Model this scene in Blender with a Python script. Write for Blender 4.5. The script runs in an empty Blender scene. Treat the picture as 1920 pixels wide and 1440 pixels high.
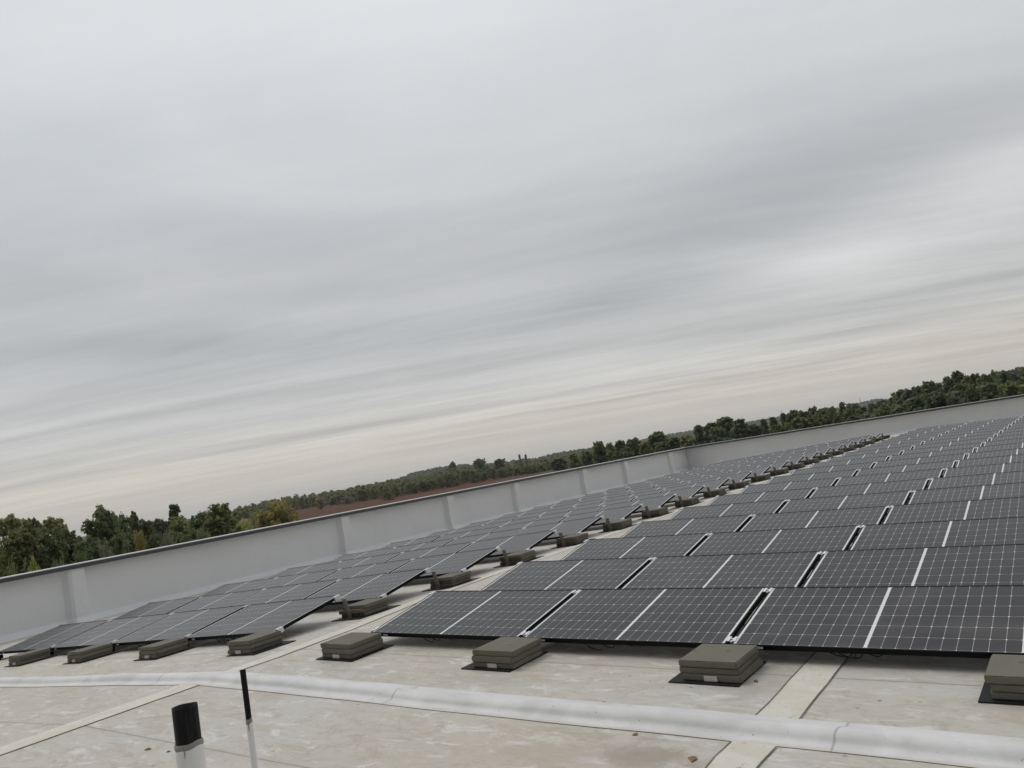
import bpy, bmesh, math, random
import numpy as np
from mathutils import Vector, Matrix

S = bpy.context.scene
C = S.collection
R_ = math.radians

# ------------------------------------------------------------------ camera
F_PX = 1497.28                      # focal length in pixels of a 1920 wide picture
CAM = Vector((5.9129, -5.3366, 1.4413))
YAW, PITCH, ROLL = -0.61952, 0.09987, -0.16316


def basis():
    cy, sy, cp, sp = math.cos(YAW), math.sin(YAW), math.cos(PITCH), math.sin(PITCH)
    f = Vector((sy * cp, cy * cp, sp))
    r = Vector((cy, -sy, 0))
    u = r.cross(f)
    return r * math.cos(ROLL) + u * math.sin(ROLL), u * math.cos(ROLL) - r * math.sin(ROLL), f


CR, CU, CF = basis()
cam_data = bpy.data.cameras.new("camera")
cam = bpy.data.objects.new("camera", cam_data)
C.objects.link(cam)
cam_data.sensor_fit = 'HORIZONTAL'
cam_data.sensor_width = 36.0
cam_data.lens = F_PX / 1920 * 36
cam_data.clip_start, cam_data.clip_end = 0.05, 30000
cam.matrix_world = Matrix(((CR.x, CU.x, -CF.x, CAM.x), (CR.y, CU.y, -CF.y, CAM.y), (CR.z, CU.z, -CF.z, CAM.z), (0, 0, 0, 1)))
S.camera = cam


def ray(px, py):                    # direction of a point of the 1920x1440 photograph, seen from the standpoint
    return (CF * F_PX + CR * (px - 960) - CU * (py - 720)).normalized()


def at(px, py, dist):               # point at a horizontal distance
    d = ray(px, py)
    return CAM + d * (dist / math.hypot(d.x, d.y))


def on_z(px, py, z):
    d = ray(px, py)
    return CAM + d * ((z - CAM.z) / d.z)


# ------------------------------------------------------------------ render / view
S.render.engine = 'CYCLES'
S.view_settings.view_transform = 'Standard'
S.view_settings.look = 'None'
S.view_settings.exposure = 0.0
S.view_settings.gamma = 1.0
S.cycles.use_denoising = True
S.cycles.max_bounces = 8
S.cycles.diffuse_bounces = 3
S.cycles.glossy_bounces = 3
S.cycles.volume_bounces = 1

# ------------------------------------------------------------------ node helpers


class NT:
    def __init__(self, tree):
        self.t = tree
        tree.nodes.clear()

    def n(self, typ, **kw):
        nd = self.t.nodes.new(typ)
        for k, v in kw.items():
            setattr(nd, k, v)
        return nd

    def put(self, sock, v):
        if isinstance(v, bpy.types.NodeSocket):
            self.t.links.new(v, sock)
        elif v is not None:
            if isinstance(v, (tuple, list)) and len(v) == 3 and sock.type == 'RGBA':
                v = (*v, 1)
            sock.default_value = v

    def m(self, op, a, b=None, c=None, clamp=False):
        nd = self.n('ShaderNodeMath', operation=op, use_clamp=clamp)
        for i, v in enumerate((a, b, c)):
            if v is not None:
                self.put(nd.inputs[i], v)
        return nd.outputs[0]

    def vm(self, op, a, b=None):
        nd = self.n('ShaderNodeVectorMath', operation=op)
        self.put(nd.inputs[0], a)
        if b is not None:
            self.put(nd.inputs[1], b)
        return nd.outputs['Value'] if op in ('DOT_PRODUCT', 'LENGTH') else nd.outputs[0]

    def mix(self, f, a, b, blend='MIX'):
        nd = self.n('ShaderNodeMix', data_type='RGBA', blend_type=blend)
        self.put(nd.inputs[0], f)
        self.put(nd.inputs[6], a)
        self.put(nd.inputs[7], b)
        return nd.outputs[2]

    def noise(self, vec, scale, detail=4, rough=.55, dist=0, out='Fac', dims='3D'):
        nd = self.n('ShaderNodeTexNoise', noise_dimensions=dims)
        if vec is not None:
            self.put(nd.inputs['Vector'], vec)
        nd.inputs['Scale'].default_value = scale
        nd.inputs['Detail'].default_value = detail
        nd.inputs['Roughness'].default_value = rough
        nd.inputs['Distortion'].default_value = dist
        return nd.outputs[out]

    def ramp(self, f, stops, interp='LINEAR'):
        nd = self.n('ShaderNodeValToRGB')
        cr = nd.color_ramp
        cr.interpolation = interp
        while len(cr.elements) < len(stops):
            cr.elements.new(.5)
        for e, (p, c) in zip(cr.elements, stops):
            e.position = p
            e.color = (c, c, c, 1) if isinstance(c, (int, float)) else (*c, 1)
        self.put(nd.inputs[0], f)
        return nd.outputs[0]

    def rng(self, f, a, b, c=0., d=1., smooth=True):
        nd = self.n('ShaderNodeMapRange', interpolation_type='SMOOTHSTEP' if smooth else 'LINEAR')
        self.put(nd.inputs[0], f)
        for i, v in enumerate((a, b, c, d)):
            nd.inputs[i + 1].default_value = v
        return nd.outputs[0]

    def mapping(self, vec, scale=(1, 1, 1), rot=(0, 0, 0), loc=(0, 0, 0)):
        nd = self.n('ShaderNodeMapping')
        self.put(nd.inputs[0], vec)
        nd.inputs['Scale'].default_value = scale
        nd.inputs['Rotation'].default_value = rot
        nd.inputs['Location'].default_value = loc
        return nd.outputs[0]

    def sep(self, v):
        nd = self.n('ShaderNodeSeparateXYZ')
        self.put(nd.inputs[0], v)
        return nd.outputs

    def comb(self, x, y, z=0.):
        nd = self.n('ShaderNodeCombineXYZ')
        for i, v in enumerate((x, y, z)):
            self.put(nd.inputs[i], v)
        return nd.outputs[0]


def material(name, base=(.5, .5, .5), rough=.6, metal=0., build=None, spec=.5):
    mt = bpy.data.materials.new(name)
    mt.use_nodes = True
    n = NT(mt.node_tree)
    out = n.n('ShaderNodeOutputMaterial')
    p = n.n('ShaderNodeBsdfPrincipled')
    n.t.links.new(p.outputs[0], out.inputs[0])
    p.inputs['Base Color'].default_value = (*base, 1)
    p.inputs['Roughness'].default_value = rough
    p.inputs['Metallic'].default_value = metal
    p.inputs['Specular IOR Level'].default_value = spec
    if build:
        build(n, p)
    return mt


def bump(n, p, h, strength=.3, dist=.01):
    b = n.n('ShaderNodeBump')
    b.inputs['Strength'].default_value = strength
    b.inputs['Distance'].default_value = dist
    n.put(b.inputs['Height'], h)
    n.put(p.inputs['Normal'], b.outputs[0])


# ------------------------------------------------------------------ world: overcast sky
SUN_AZ, SUN_EL = R_(-92), R_(60)     # azimuth from +Y towards +X
w = bpy.data.worlds.new("World")
S.world = w
w.use_nodes = True
n = NT(w.node_tree)
out = n.n('ShaderNodeOutputWorld')
bg = n.n('ShaderNodeBackground')
n.t.links.new(bg.outputs[0], out.inputs[0])
sky = n.n('ShaderNodeTexSky', sky_type='NISHITA')
sky.sun_disc = False
sky.sun_elevation = SUN_EL
sky.sun_rotation = SUN_AZ
sky.air_density, sky.dust_density = 1.0, 2.0
dvec = n.n('ShaderNodeTexCoord').outputs['Generated']
dn = n.vm('NORMALIZE', dvec)
sx, sy, sz = n.sep(dn)
el = n.m('MULTIPLY', n.m('ARCSINE', sz), 180 / math.pi)
# mean cloud brightness and tint by elevation (degrees / 90)
base = n.ramp(n.m('DIVIDE', n.m('MAXIMUM', el, 0.), 90.), [
    (0.0, (.520, .500, .465)), (.03, (.580, .540, .490)), (.06, (.535, .533, .522)), (.11, (.495, .503, .509)),
    (.18, (.506, .514, .526)), (.25, (.575, .597, .612)), (.34, (.665, .690, .708)), (.55, (.86, .88, .895)), (1.0, (1.0, 1.015, 1.03))])
# cloud sheet seen in perspective: stretched across the view, thinning to streaks at the horizon
ax = n.vm('DOT_PRODUCT', dn, (0.84, 0.54, 0.0))
by = n.vm('DOT_PRODUCT', dn, (-0.54, 0.84, 0.0))
den = n.m('ADD', n.m('MAXIMUM', sz, 0.), .045)
pa, pb = n.m('DIVIDE', ax, den), n.m('DIVIDE', by, den)
wq = n.vm('MULTIPLY', n.vm('SUBTRACT', n.noise(n.comb(pa, pb, .0), .35, 2, .5, 0, 'Color'), (.5, .5, .5)), (0., .55, 0.))
sheet = n.comb(n.m('MULTIPLY', pa, .20), n.m('MULTIPLY', pb, .62), .37)
sheet = n.vm('ADD', sheet, wq)
c1 = n.noise(sheet, 1.15, 4, .5, .6)
sheet2 = n.comb(n.m('MULTIPLY', pa, .13), n.m('MULTIPLY', pb, 1.1), 4.7)
sheet2 = n.vm('ADD', sheet2, wq)
c2 = n.noise(sheet2, 1.5, 5, .55, .5)
soft = n.comb(n.m('MULTIPLY', pa, .5), n.m('MULTIPLY', pb, .8), 9.1)
c3 = n.noise(soft, 1.3, 7, .6, .8)
sheet3 = n.vm('ADD', n.comb(n.m('MULTIPLY', pa, .34), n.m('MULTIPLY', pb, 1.9), 2.2), wq)
c4 = n.noise(sheet3, 2.3, 5, .6, .7)
streak_amt = n.rng(el, 1.0, 22.0, 1.0, .25)
low_fade = n.rng(el, 0.5, 4.0, .25, 1.0)
v = n.m('MULTIPLY', n.m('SUBTRACT', c1, .5), .30)
v = n.m('ADD', v, n.m('MULTIPLY', n.m('MULTIPLY', n.m('SUBTRACT', c2, .5), .66), streak_amt))
v = n.m('ADD', v, n.m('MULTIPLY', n.m('SUBTRACT', c3, .5), .30))
v = n.m('ADD', v, n.m('MULTIPLY', n.m('MULTIPLY', n.m('SUBTRACT', c4, .5), .22), n.rng(el, 6., 26., 1., .15)))
v = n.m('MULTIPLY', v, low_fade)


def patch(px, py, wx, wy, amp, tilt=9.):         # a brighter or darker bank of cloud standing in one direction
    global v
    d = ray(px, py)
    r = Vector((d.y, -d.x, 0)).normalized()
    u = r.cross(d)
    t = R_(tilt - 9.35)
    a, b = r * math.cos(t) + u * math.sin(t), u * math.cos(t) - r * math.sin(t)
    X = n.m('DIVIDE', n.vm('DOT_PRODUCT', dn, tuple(a)), R_(wx))
    Y = n.m('DIVIDE', n.vm('DOT_PRODUCT', dn, tuple(b)), R_(wy))
    g = n.m('EXPONENT', n.m('MULTIPLY', n.m('ADD', n.m('MULTIPLY', X, X), n.m('MULTIPLY', Y, Y)), -1.))
    front = n.m('GREATER_THAN', n.vm('DOT_PRODUCT', dn, tuple(d)), 0.)
    v = n.m('ADD', v, n.m('MULTIPLY', n.m('MULTIPLY', g, front), amp))


patch(1560, 490, 5.5, 1.4, .32, 2)
patch(1930, 320, 7, 2.4, .24, 14)
patch(1500, 340, 9, 2.6, -.11, 14)
patch(400, 440, 12, 2.2, -.09, 5)
patch(330, 650, 10, .9, -.10, 6)
patch(30, 520, 6, 1.6, -.09, 3)
patch(900, 30, 11, 4, .04, 14)
patch(420, 590, 10, .9, .09, 7)
patch(900, 540, 9, 1.2, .10, 10)
patch(1580, 625, 6, .35, -.16, 8)
patch(1150, 560, 6, 1.2, -.10, 8)
patch(300, 845, 12, .30, -.10, 10)
patch(640, 790, 12, .28, .10, 11)
patch(380, 832, 9, .16, .12, 11)
patch(1330, 665, 10, .5, .07, 10)
cloud = n.mix(1.0, base, n.comb(*[n.m('ADD', 1., n.m('MULTIPLY', v, k)) for k in (1.02, .98, .93)]), 'MULTIPLY')
skyc = n.vm('MULTIPLY', sky.outputs[0], (.10, .10, .10))
# the cloud deck is thinner towards the hidden sun, heavier and darker on the opposite side
sd = Vector((-.50, .866, 0))
away = n.rng(n.vm('DOT_PRODUCT', dn, tuple(sd)), -.60, .30, .36, 1.06)
cloud = n.vm('SCALE', cloud)
cloud.node.inputs['Scale'].default_value = 1.0
n.t.links.new(away, cloud.node.inputs['Scale'])
final = n.mix(.94, skyc, cloud)
n.put(bg.inputs[0], final)
bg.inputs[1].default_value = 1.0

sun_d = bpy.data.lights.new("sun", 'SUN')
sun_d.energy = 0.8
sun_d.angle = R_(28)
sun_d.color = (1, .95, .88)
sun = bpy.data.objects.new("sun", sun_d)
C.objects.link(sun)
sdir = Vector((math.sin(SUN_AZ) * math.cos(SUN_EL), math.cos(SUN_AZ) * math.cos(SUN_EL), math.sin(SUN_EL)))
sun.rotation_euler = sdir.to_track_quat('Z', 'Y').to_euler()
sun.location = (20, 20, 40)

# ------------------------------------------------------------------ object helpers


class MB:
    def __init__(self):
        self.v, self.f, self.mi, self.sm = [], [], [], []

    def quad(self, a, b, c, d, mi=0):
        i = len(self.v)
        self.v += [tuple(a), tuple(b), tuple(c), tuple(d)]
        self.f.append((i, i + 1, i + 2, i + 3))
        self.mi.append(mi)

    def box(self, lo, hi, mi=0, top=None):
        (x0, y0, z0), (x1, y1, z1) = lo, hi
        i = len(self.v)
        self.v += [(x0, y0, z0), (x1, y0, z0), (x1, y1, z0), (x0, y1, z0), (x0, y0, z1), (x1, y0, z1), (x1, y1, z1), (x0, y1, z1)]
        for k, q in enumerate([(0, 3, 2, 1), (4, 5, 6, 7), (0, 1, 5, 4), (1, 2, 6, 5), (2, 3, 7, 6), (3, 0, 4, 7)]):
            self.f.append(tuple(i + a for a in q))
            self.mi.append(top if (k == 1 and top is not None) else mi)

    def tube(self, pts, rad, sides=8, caps=True, mi=0):
        pts = [Vector(p) for p in pts]
        if not isinstance(rad, (list, tuple)):
            rad = [rad] * len(pts)
        rings = []
        for k, p in enumerate(pts):
            d = (pts[min(k + 1, len(pts) - 1)] - pts[max(k - 1, 0)]).normalized()
            a = d.orthogonal().normalized() if k == 0 else (a - d * a.dot(d)).normalized()
            b = d.cross(a)
            i = len(self.v)
            self.v += [tuple(p + (a * math.cos(t) + b * math.sin(t)) * rad[k]) for t in [2 * math.pi * s / sides for s in range(sides)]]
            rings.append(i)
        for i, j in zip(rings, rings[1:]):
            for s in range(sides):
                t = (s + 1) % sides
                self.f.append((i + s, i + t, j + t, j + s))
                self.mi.append(mi)
        if caps:
            self.f.append(tuple(rings[0] + s for s in reversed(range(sides))))
            self.f.append(tuple(rings[-1] + s for s in range(sides)))
            self.mi += [mi, mi]

    def mesh(self, name, mats, smooth=False):
        me = bpy.data.meshes.new(name)
        me.from_pydata(self.v, [], self.f)
        for m_ in (mats if isinstance(mats, (list, tuple)) else [mats]):
            me.materials.append(m_)
        me.polygons.foreach_set('material_index', self.mi)
        if smooth:
            me.polygons.foreach_set('use_smooth', [True] * len(self.f))
        me.update()
        return me


def link(name, me, parent=None, loc=None):
    o = bpy.data.objects.new(name, me)
    C.objects.link(o)
    if parent:
        o.parent = parent
    if loc is not None:
        o.location = loc
    return o


def tag(o, label=None, cat=None, group=None, kind=None):
    for k, val in (('label', label), ('category', cat), ('group', group), ('kind', kind)):
        if val:
            o[k] = val
    return o


def thing(name, label, cat, loc=(0, 0, 0), group=None, mat=None):
    o = bpy.data.objects.new(name, None)
    C.objects.link(o)
    o.empty_display_size = .2
    if mat is not None:
        o.matrix_world = mat
    else:
        o.location = loc
    return tag(o, label, cat, group)


def bevel(me, wdt=.004, seg=2):
    bm = bmesh.new()
    bm.from_mesh(me)
    bmesh.ops.bevel(bm, geom=bm.edges[:], offset=wdt, segments=seg, affect='EDGES', profile=.6)
    bm.to_mesh(me)
    bm.free()
    return me


ORD = "front second third fourth fifth sixth seventh eighth ninth tenth eleventh twelfth thirteenth fourteenth fifteenth sixteenth seventeenth eighteenth nineteenth last".split()
NTH = "first second third fourth fifth sixth".split()

# ------------------------------------------------------------------ layout of the roof
XR = -0.8                           # ridge line of the roof, running away from the viewer
SR, SL = -0.0320, 0.0351
PX, PW, PL = 1.79, 0.9884, 1.755
TILT = 0.18013
PITCH_Y = 1.5791
HLOW = 0.12
XL, YL = -1.6329, 0.1096
WALL_X, WALL_Y, CAP_Z = -12.6, 35.885, 0.862
GROUND_Z = -10.0
ROWS = 20


def zr(x):
    return (x - XR) * (SR if x > XR else SL)


# ------------------------------------------------------------------ materials


def roof_nodes(n, p):
    co = n.n('ShaderNodeTexCoord').outputs['Object']
    # weathered membrane: broad greyish and sandy zones, finer blotches dragged along the rolls
    big = n.noise(co, .38, 5, .6, .8)
    st = n.mapping(co, (1.1, 2.6, 1), (0, 0, R_(24)))
    blot = n.noise(st, 2.1, 7, .68, 1.0)
    fine = n.noise(n.mapping(co, (1, 1.8, 1), (0, 0, R_(24))), 11, 6, .7, .6)
    col = n.mix(n.rng(big, .32, .68), (.525, .482, .408), (.545, .525, .487))
    col = n.mix(n.m('MULTIPLY', n.rng(blot, .47, .64), .55), col, (.445, .378, .295))
    col = n.mix(n.m('MULTIPLY', n.rng(n.noise(st, 3.3, 6, .65, .7), .53, .66), .65), col, (.715, .708, .690))
    col = n.mix(n.m('MULTIPLY', n.rng(fine, .53, .68), .55), col, (.42, .37, .30))
    col = n.mix(n.m('MULTIPLY', n.rng(fine, .44, .28), .32), col, (.77, .76, .73))
    # dark water marks
    wm = n.noise(n.mapping(co, (.7, 1.4, 1), loc=(3.1, 5.2, 0)), 1.05, 6, .62, 1.2)
    col = n.mix(n.m('MULTIPLY', n.rng(wm, .58, .72), .50), col, (.36, .33, .29))
    tide = n.noise(n.mapping(co, (.8, 1.2, 1), loc=(7.7, 1.3, 0)), .85, 5, .55, .6)
    ring = n.rng(n.m('ABSOLUTE', n.m('SUBTRACT', n.m('PINGPONG', tide, .11), .055)), .010, .0)
    col = n.mix(n.m('MULTIPLY', n.m('MULTIPLY', ring, n.rng(blot, .35, .6)), .38), col, (.36, .315, .26))
    scr = n.noise(n.mapping(co, (6, 26, 1), (0, 0, R_(24))), 3, 5, .72, .8)
    col = n.mix(n.m('MULTIPLY', n.rng(scr, .60, .72), .40), col, (.74, .73, .71))
    # stain zones with a shape of their own
    for cx, cy, rx, ry, a, c in ((3.72, -1.62, .34, .22, .62, (.29, .245, .20)), (3.3, -1.75, .55, .28, .5, (.42, .36, .29)), (3.95, -.35, .30, .45, .45, (.36, .33, .29)), (2.02, -.72, .40, .09, .55, (.42, .40, .38)),
                                 (.55, -.72, .45, .05, .5, (.38, .36, .33)), (5.2, -1.9, .8, .3, .5, (.36, .31, .25))):
        q = n.vm('MULTIPLY', n.vm('SUBTRACT', co, (cx, cy, 0)), (1 / rx, 1 / ry, 0))
        q = n.vm('LENGTH', q)
        q = n.m('ADD', q, n.m('MULTIPLY', n.m('SUBTRACT', n.noise(co, 5, 5, .7), .5), 2.6))
        col = n.mix(n.m('MULTIPLY', n.rng(q, 1.15, .35), a), col, c)
    # grit: specks
    sp = n.n('ShaderNodeTexVoronoi')
    n.put(sp.inputs['Vector'], co)
    sp.inputs['Scale'].default_value = 9
    dens = n.rng(n.noise(co, .9, 4, .6), .50, .64)
    dot = n.m('MULTIPLY', n.m('LESS_THAN', sp.outputs['Distance'], .115), dens)
    dot = n.m('MULTIPLY', dot, n.m('GREATER_THAN', n.sep(sp.outputs['Color'])[0], .55))
    sp2 = n.n('ShaderNodeTexVoronoi')
    n.put(sp2.inputs['Vector'], co)
    sp2.inputs['Scale'].default_value = 34
    dot2 = n.m('MULTIPLY', n.m('LESS_THAN', sp2.outputs['Distance'], .16), n.rng(n.noise(co, 1.7, 5, .6), .57, .70))
    col = n.mix(n.m('MULTIPLY', n.m('MAXIMUM', dot, n.m('MULTIPLY', dot2, .7)), .8), col, (.13, .11, .09))
    # welded laps of the membrane rolls, every 2.1 m
    x, y, z = n.sep(co)
    yy = n.m('ADD', y, n.m('MULTIPLY', n.m('SUBTRACT', n.noise(co, .8, 3, .5), .5), .03))
    lap = n.m('PINGPONG', n.m('ADD', yy, .225 + 2.095 * 20), 2.095 / 2)
    lapm = n.rng(lap, .011, .004)
    col = n.mix(n.m('MULTIPLY', lapm, .62), col, (.20, .18, .155))
    edge = n.rng(lap, .09, .0)
    col = n.mix(n.m('MULTIPLY', edge, .14), col, (.36, .33, .29))
    n.put(p.inputs['Base Color'], col)
    rg = n.m('ADD', .42, n.m('MULTIPLY', blot, .35))
    n.put(p.inputs['Roughness'], rg)
    h = n.m('ADD', n.m('MULTIPLY', n.noise(n.mapping(co, (1, 2, 1), (0, 0, R_(24))), 3.2, 5, .6, .8), 1.), n.m('MULTIPLY', fine, .25))
    bump(n, p, h, .45, .02)


M = {}
M['roof'] = material('roof_membrane', build=roof_nodes, spec=.35)


def tape_nodes(n, p):
    co = n.n('ShaderNodeTexCoord').outputs['Object']
    b = n.noise(co, 3.2, 6, .66, 1.)
    f = n.noise(co, 17, 5, .7, .5)
    col = n.mix(n.rng(b, .35, .65), (.63, .58, .485), (.69, .665, .61))
    col = n.mix(n.m('MULTIPLY', n.rng(f, .56, .70), .5), col, (.50, .40, .28))
    col = n.mix(n.m('MULTIPLY', n.rng(n.noise(co, 29, 3, .6), .66, .72), .8), col, (.20, .17, .13))
    n.put(p.inputs['Base Color'], col)
    bump(n, p, f, .3, .006)


M['tape'] = material('seam_tape', rough=.6, build=tape_nodes, spec=.3)


def curb_nodes(n, p):
    co = n.n('ShaderNodeTexCoord').outputs['Object']
    b = n.noise(co, 2.2, 5, .6, .6)
    col = n.mix(n.rng(b, .3, .7), (.60, .60, .59), (.74, .74, .735))
    f = n.noise(n.mapping(co, (3, 9, 9)), 4, 6, .7, 1.)
    col = n.mix(n.m('MULTIPLY', n.rng(f, .58, .74), .42), col, (.52, .49, .44))
    x, y, z = n.sep(co)
    flat = n.rng(n.m('ADD', y, n.m('MULTIPLY', n.noise(co, 3, 3, .5), .08)), -1.255, -1.285)
    col = n.mix(n.m('MULTIPLY', flat, .7), col, (.60, .555, .47))
    sp = n.noise(co, 38, 3, .6)
    col = n.mix(n.m('MULTIPLY', n.rng(sp, .68, .74), .7), col, (.16, .14, .12))
    cr = n.m('PINGPONG', n.m('ADD', n.m('ADD', x, n.m('MULTIPLY', n.noise(co, 6, 3, .5), .05)), 56.81), 3.07 / 2)
    col = n.mix(n.m('MULTIPLY', n.rng(cr, .010, .003), .55), col, (.25, .24, .22))
    n.put(p.inputs['Base Color'], col)
    bump(n, p, n.noise(co, 5, 4, .6, .5), .35, .015)


M['curb'] = material('curb_membrane', rough=.5, build=curb_nodes, spec=.35)


def wall_nodes(n, p):
    co = n.n('ShaderNodeTexCoord').outputs['Object']
    b = n.noise(co, .9, 4, .55, .4)
    col = n.mix(n.rng(b, .3, .7), (.775, .79, .80), (.80, .812, .82))
    drip = n.noise(n.mapping(co, (3.5, 3.5, .25)), 2.2, 5, .6, .2)
    col = n.mix(n.m('MULTIPLY', n.rng(drip, .60, .78), .16), col, (.59, .60, .60))
    n.put(p.inputs['Base Color'], col)
    wr = n.noise(n.mapping(co, (1., .55, 1.6), (R_(18), 0, 0)), 1.7, 3, .45, 1.2)
    bump(n, p, n.m('POWER', wr, 2.2), .28, .05)


M['wall'] = material('wall_membrane', rough=.45, build=wall_nodes, spec=.35)
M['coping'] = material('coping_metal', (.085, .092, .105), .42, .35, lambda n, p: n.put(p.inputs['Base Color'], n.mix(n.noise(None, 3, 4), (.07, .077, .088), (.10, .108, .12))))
M['coping_top_sky_sheen'] = material('coping_top_sky_sheen', (.60, .60, .59), .5, .0, lambda n, p: n.put(p.inputs['Base Color'], n.mix(n.noise(None, 2, 4), (.52, .52, .51), (.66, .66, .65))))  # pale base colour paints the sky's reflection on top of the dark coping
M['facade'] = material('facade_panel', (.30, .31, .32), .5)
M['frame'] = material('black_anodised', (.006, .006, .0065), .5, 0.0, lambda n, p: n.put(p.inputs['Roughness'], n.m('ADD', .45, n.m('MULTIPLY', n.noise(None, 9, 3), .2))), spec=.12)
M['back'] = material('panel_backsheet', (.30, .30, .30), .6)


def cell_nodes(n, p):
    tc = n.n('ShaderNodeTexCoord')
    x, y, z = n.sep(tc.outputs['Object'])
    xc = n.m('ABSOLUTE', n.m('SUBTRACT', x, PL / 2))
    yc = n.m('SUBTRACT', y, PW / 2)
    ya = n.m('ABSOLUTE', yc)
    x0, pcx, pcy = .0105, .0836, .1588
    gx = n.m('PINGPONG', n.m('SUBTRACT', xc, x0), pcx / 2)
    gy = n.m('PINGPONG', ya, pcy / 2)
    lx = n.m('LESS_THAN', gx, .0013)
    ly = n.m('LESS_THAN', gy, .0012)
    dia = n.m('LESS_THAN', n.m('ADD', gx, gy), .0075)
    cen = n.m('LESS_THAN', xc, x0)
    mar = n.m('GREATER_THAN', xc, x0 + pcx * 10)
    mar2 = n.m('GREATER_THAN', ya, pcy * 3)
    line = n.m('MAXIMUM', n.m('MAXIMUM', lx, ly), n.m('MAXIMUM', dia, n.m('MAXIMUM', cen, mar)))
    ix = n.m('FLOOR', n.m('DIVIDE', n.m('SUBTRACT', xc, x0), pcx))
    iy = n.m('FLOOR', n.m('DIVIDE', yc, pcy))
    side = n.m('SIGN', n.m('SUBTRACT', x, PL / 2))
    oi = n.n('ShaderNodeObjectInfo').outputs['Random']
    wn = n.n('ShaderNodeTexWhiteNoise', noise_dimensions='4D')
    n.put(wn.inputs['Vector'], n.comb(ix, iy, side))
    n.put(wn.inputs['W'], oi)
    wn2 = n.n('ShaderNodeTexWhiteNoise', noise_dimensions='2D')
    n.put(wn2.inputs['Vector'], n.comb(oi, side, 0.))
    t = n.m('ADD', n.m('MULTIPLY', wn.outputs['Value'], .55), n.m('MULTIPLY', wn2.outputs['Value'], .45))
    cell = n.mix(t, (.0080, .0080, .0110), (.0195, .0160, .0190))
    # nine thin busbars on each cell and a thin film of dust
    bb = n.m('LESS_THAN', n.m('PINGPONG', n.m('ADD', yc, .0079), pcy / 20), .0006)
    cell = n.mix(n.m('MULTIPLY', bb, .30), cell, (.16, .16, .165))
    dust = n.noise(n.vm('ADD', tc.outputs['Object'], n.comb(n.m('MULTIPLY', oi, 40.), 0., 0.)), 1.6, 5, .6, .6)
    low = n.rng(y, .10, .0)
    dm = n.m('ADD', n.m('MULTIPLY', n.m('MULTIPLY', n.rng(dust, .4, .75), n.m('ADD', .3, n.m('MULTIPLY', oi, 1.4))), .065), n.m('MULTIPLY', low, .05))
    cell = n.mix(dm, cell, (.34, .32, .29))
    cell = n.mix(mar2, cell, (.008, .008, .009))
    inside = n.m('LESS_THAN', ya, pcy * 3 + .002)
    thin = n.m('SUBTRACT', 1., n.m('MULTIPLY', n.m('SUBTRACT', 1., n.m('MAXIMUM', n.m('MAXIMUM', cen, mar), dia)), .45))
    n.put(p.inputs['Base Color'], n.mix(n.m('MULTIPLY', n.m('MULTIPLY', line, inside), thin), cell, (.77, .785, .79)))
    n.put(p.inputs['Roughness'], n.m('ADD', .10, n.m('MULTIPLY', dust, .16)))
    p.inputs['IOR'].default_value = 1.30
    bump(n, p, n.noise(tc.outputs['Object'], 60, 2, .5), .03, .001)


M['cells'] = material('solar_cells', rough=.15, build=cell_nodes)
M['alu'] = material('clamp_aluminium', (.78, .79, .80), .38, .55)
M['galv'] = material('post_galvanised', (.17, .16, .14), .55, .15, lambda n, p: n.put(p.inputs['Base Color'], n.mix(n.noise(None, 14, 5), (.21, .19, .155), (.32, .295, .245))))
M['rubber'] = material('base_plate_black', (.014, .015, .016), .6, 0, spec=.18, build=lambda n, p: n.put(p.inputs['Base Color'], n.mix(n.noise(None, 20, 4), (.010, .011, .011), (.024, .024, .024))))
M['cable'] = material('cable_black', (.010, .010, .010), .45)
M['label'] = material('sticker_white', (.70, .70, .69), .5)
M['clip'] = material('clip_beige', (.58, .55, .48), .5)


def paver_nodes(n, p):
    tc = n.n('ShaderNodeTexCoord')
    oi = n.n('ShaderNodeObjectInfo').outputs['Random']
    co = n.vm('ADD', tc.outputs['Object'], n.comb(n.m('MULTIPLY', oi, 60.), n.m('MULTIPLY', oi, 23.), 0.))
    b = n.noise(co, 5, 5, .6, .5)
    f = n.noise(co, 90, 4, .7)
    col = n.mix(b, (.140, .130, .100), (.205, .190, .148))
    col = n.mix(n.m('MULTIPLY', n.rng(f, .45, .7), .4), col, (.110, .100, .078))
    sp = n.n('ShaderNodeTexVoronoi')
    n.put(sp.inputs['Vector'], co)
    sp.inputs['Scale'].default_value = 9
    spot = n.m('MULTIPLY', n.m('LESS_THAN', sp.outputs['Distance'], .13), n.m('GREATER_THAN', n.sep(sp.outputs['Color'])[1], .84))
    col = n.mix(n.m('MULTIPLY', spot, .6), col, (.055, .05, .042))
    col = n.mix(n.m('MULTIPLY', oi, .25), col, (.21, .20, .17))
    n.put(p.inputs['Base Color'], col)
    bump(n, p, f, .35, .003)


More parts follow.
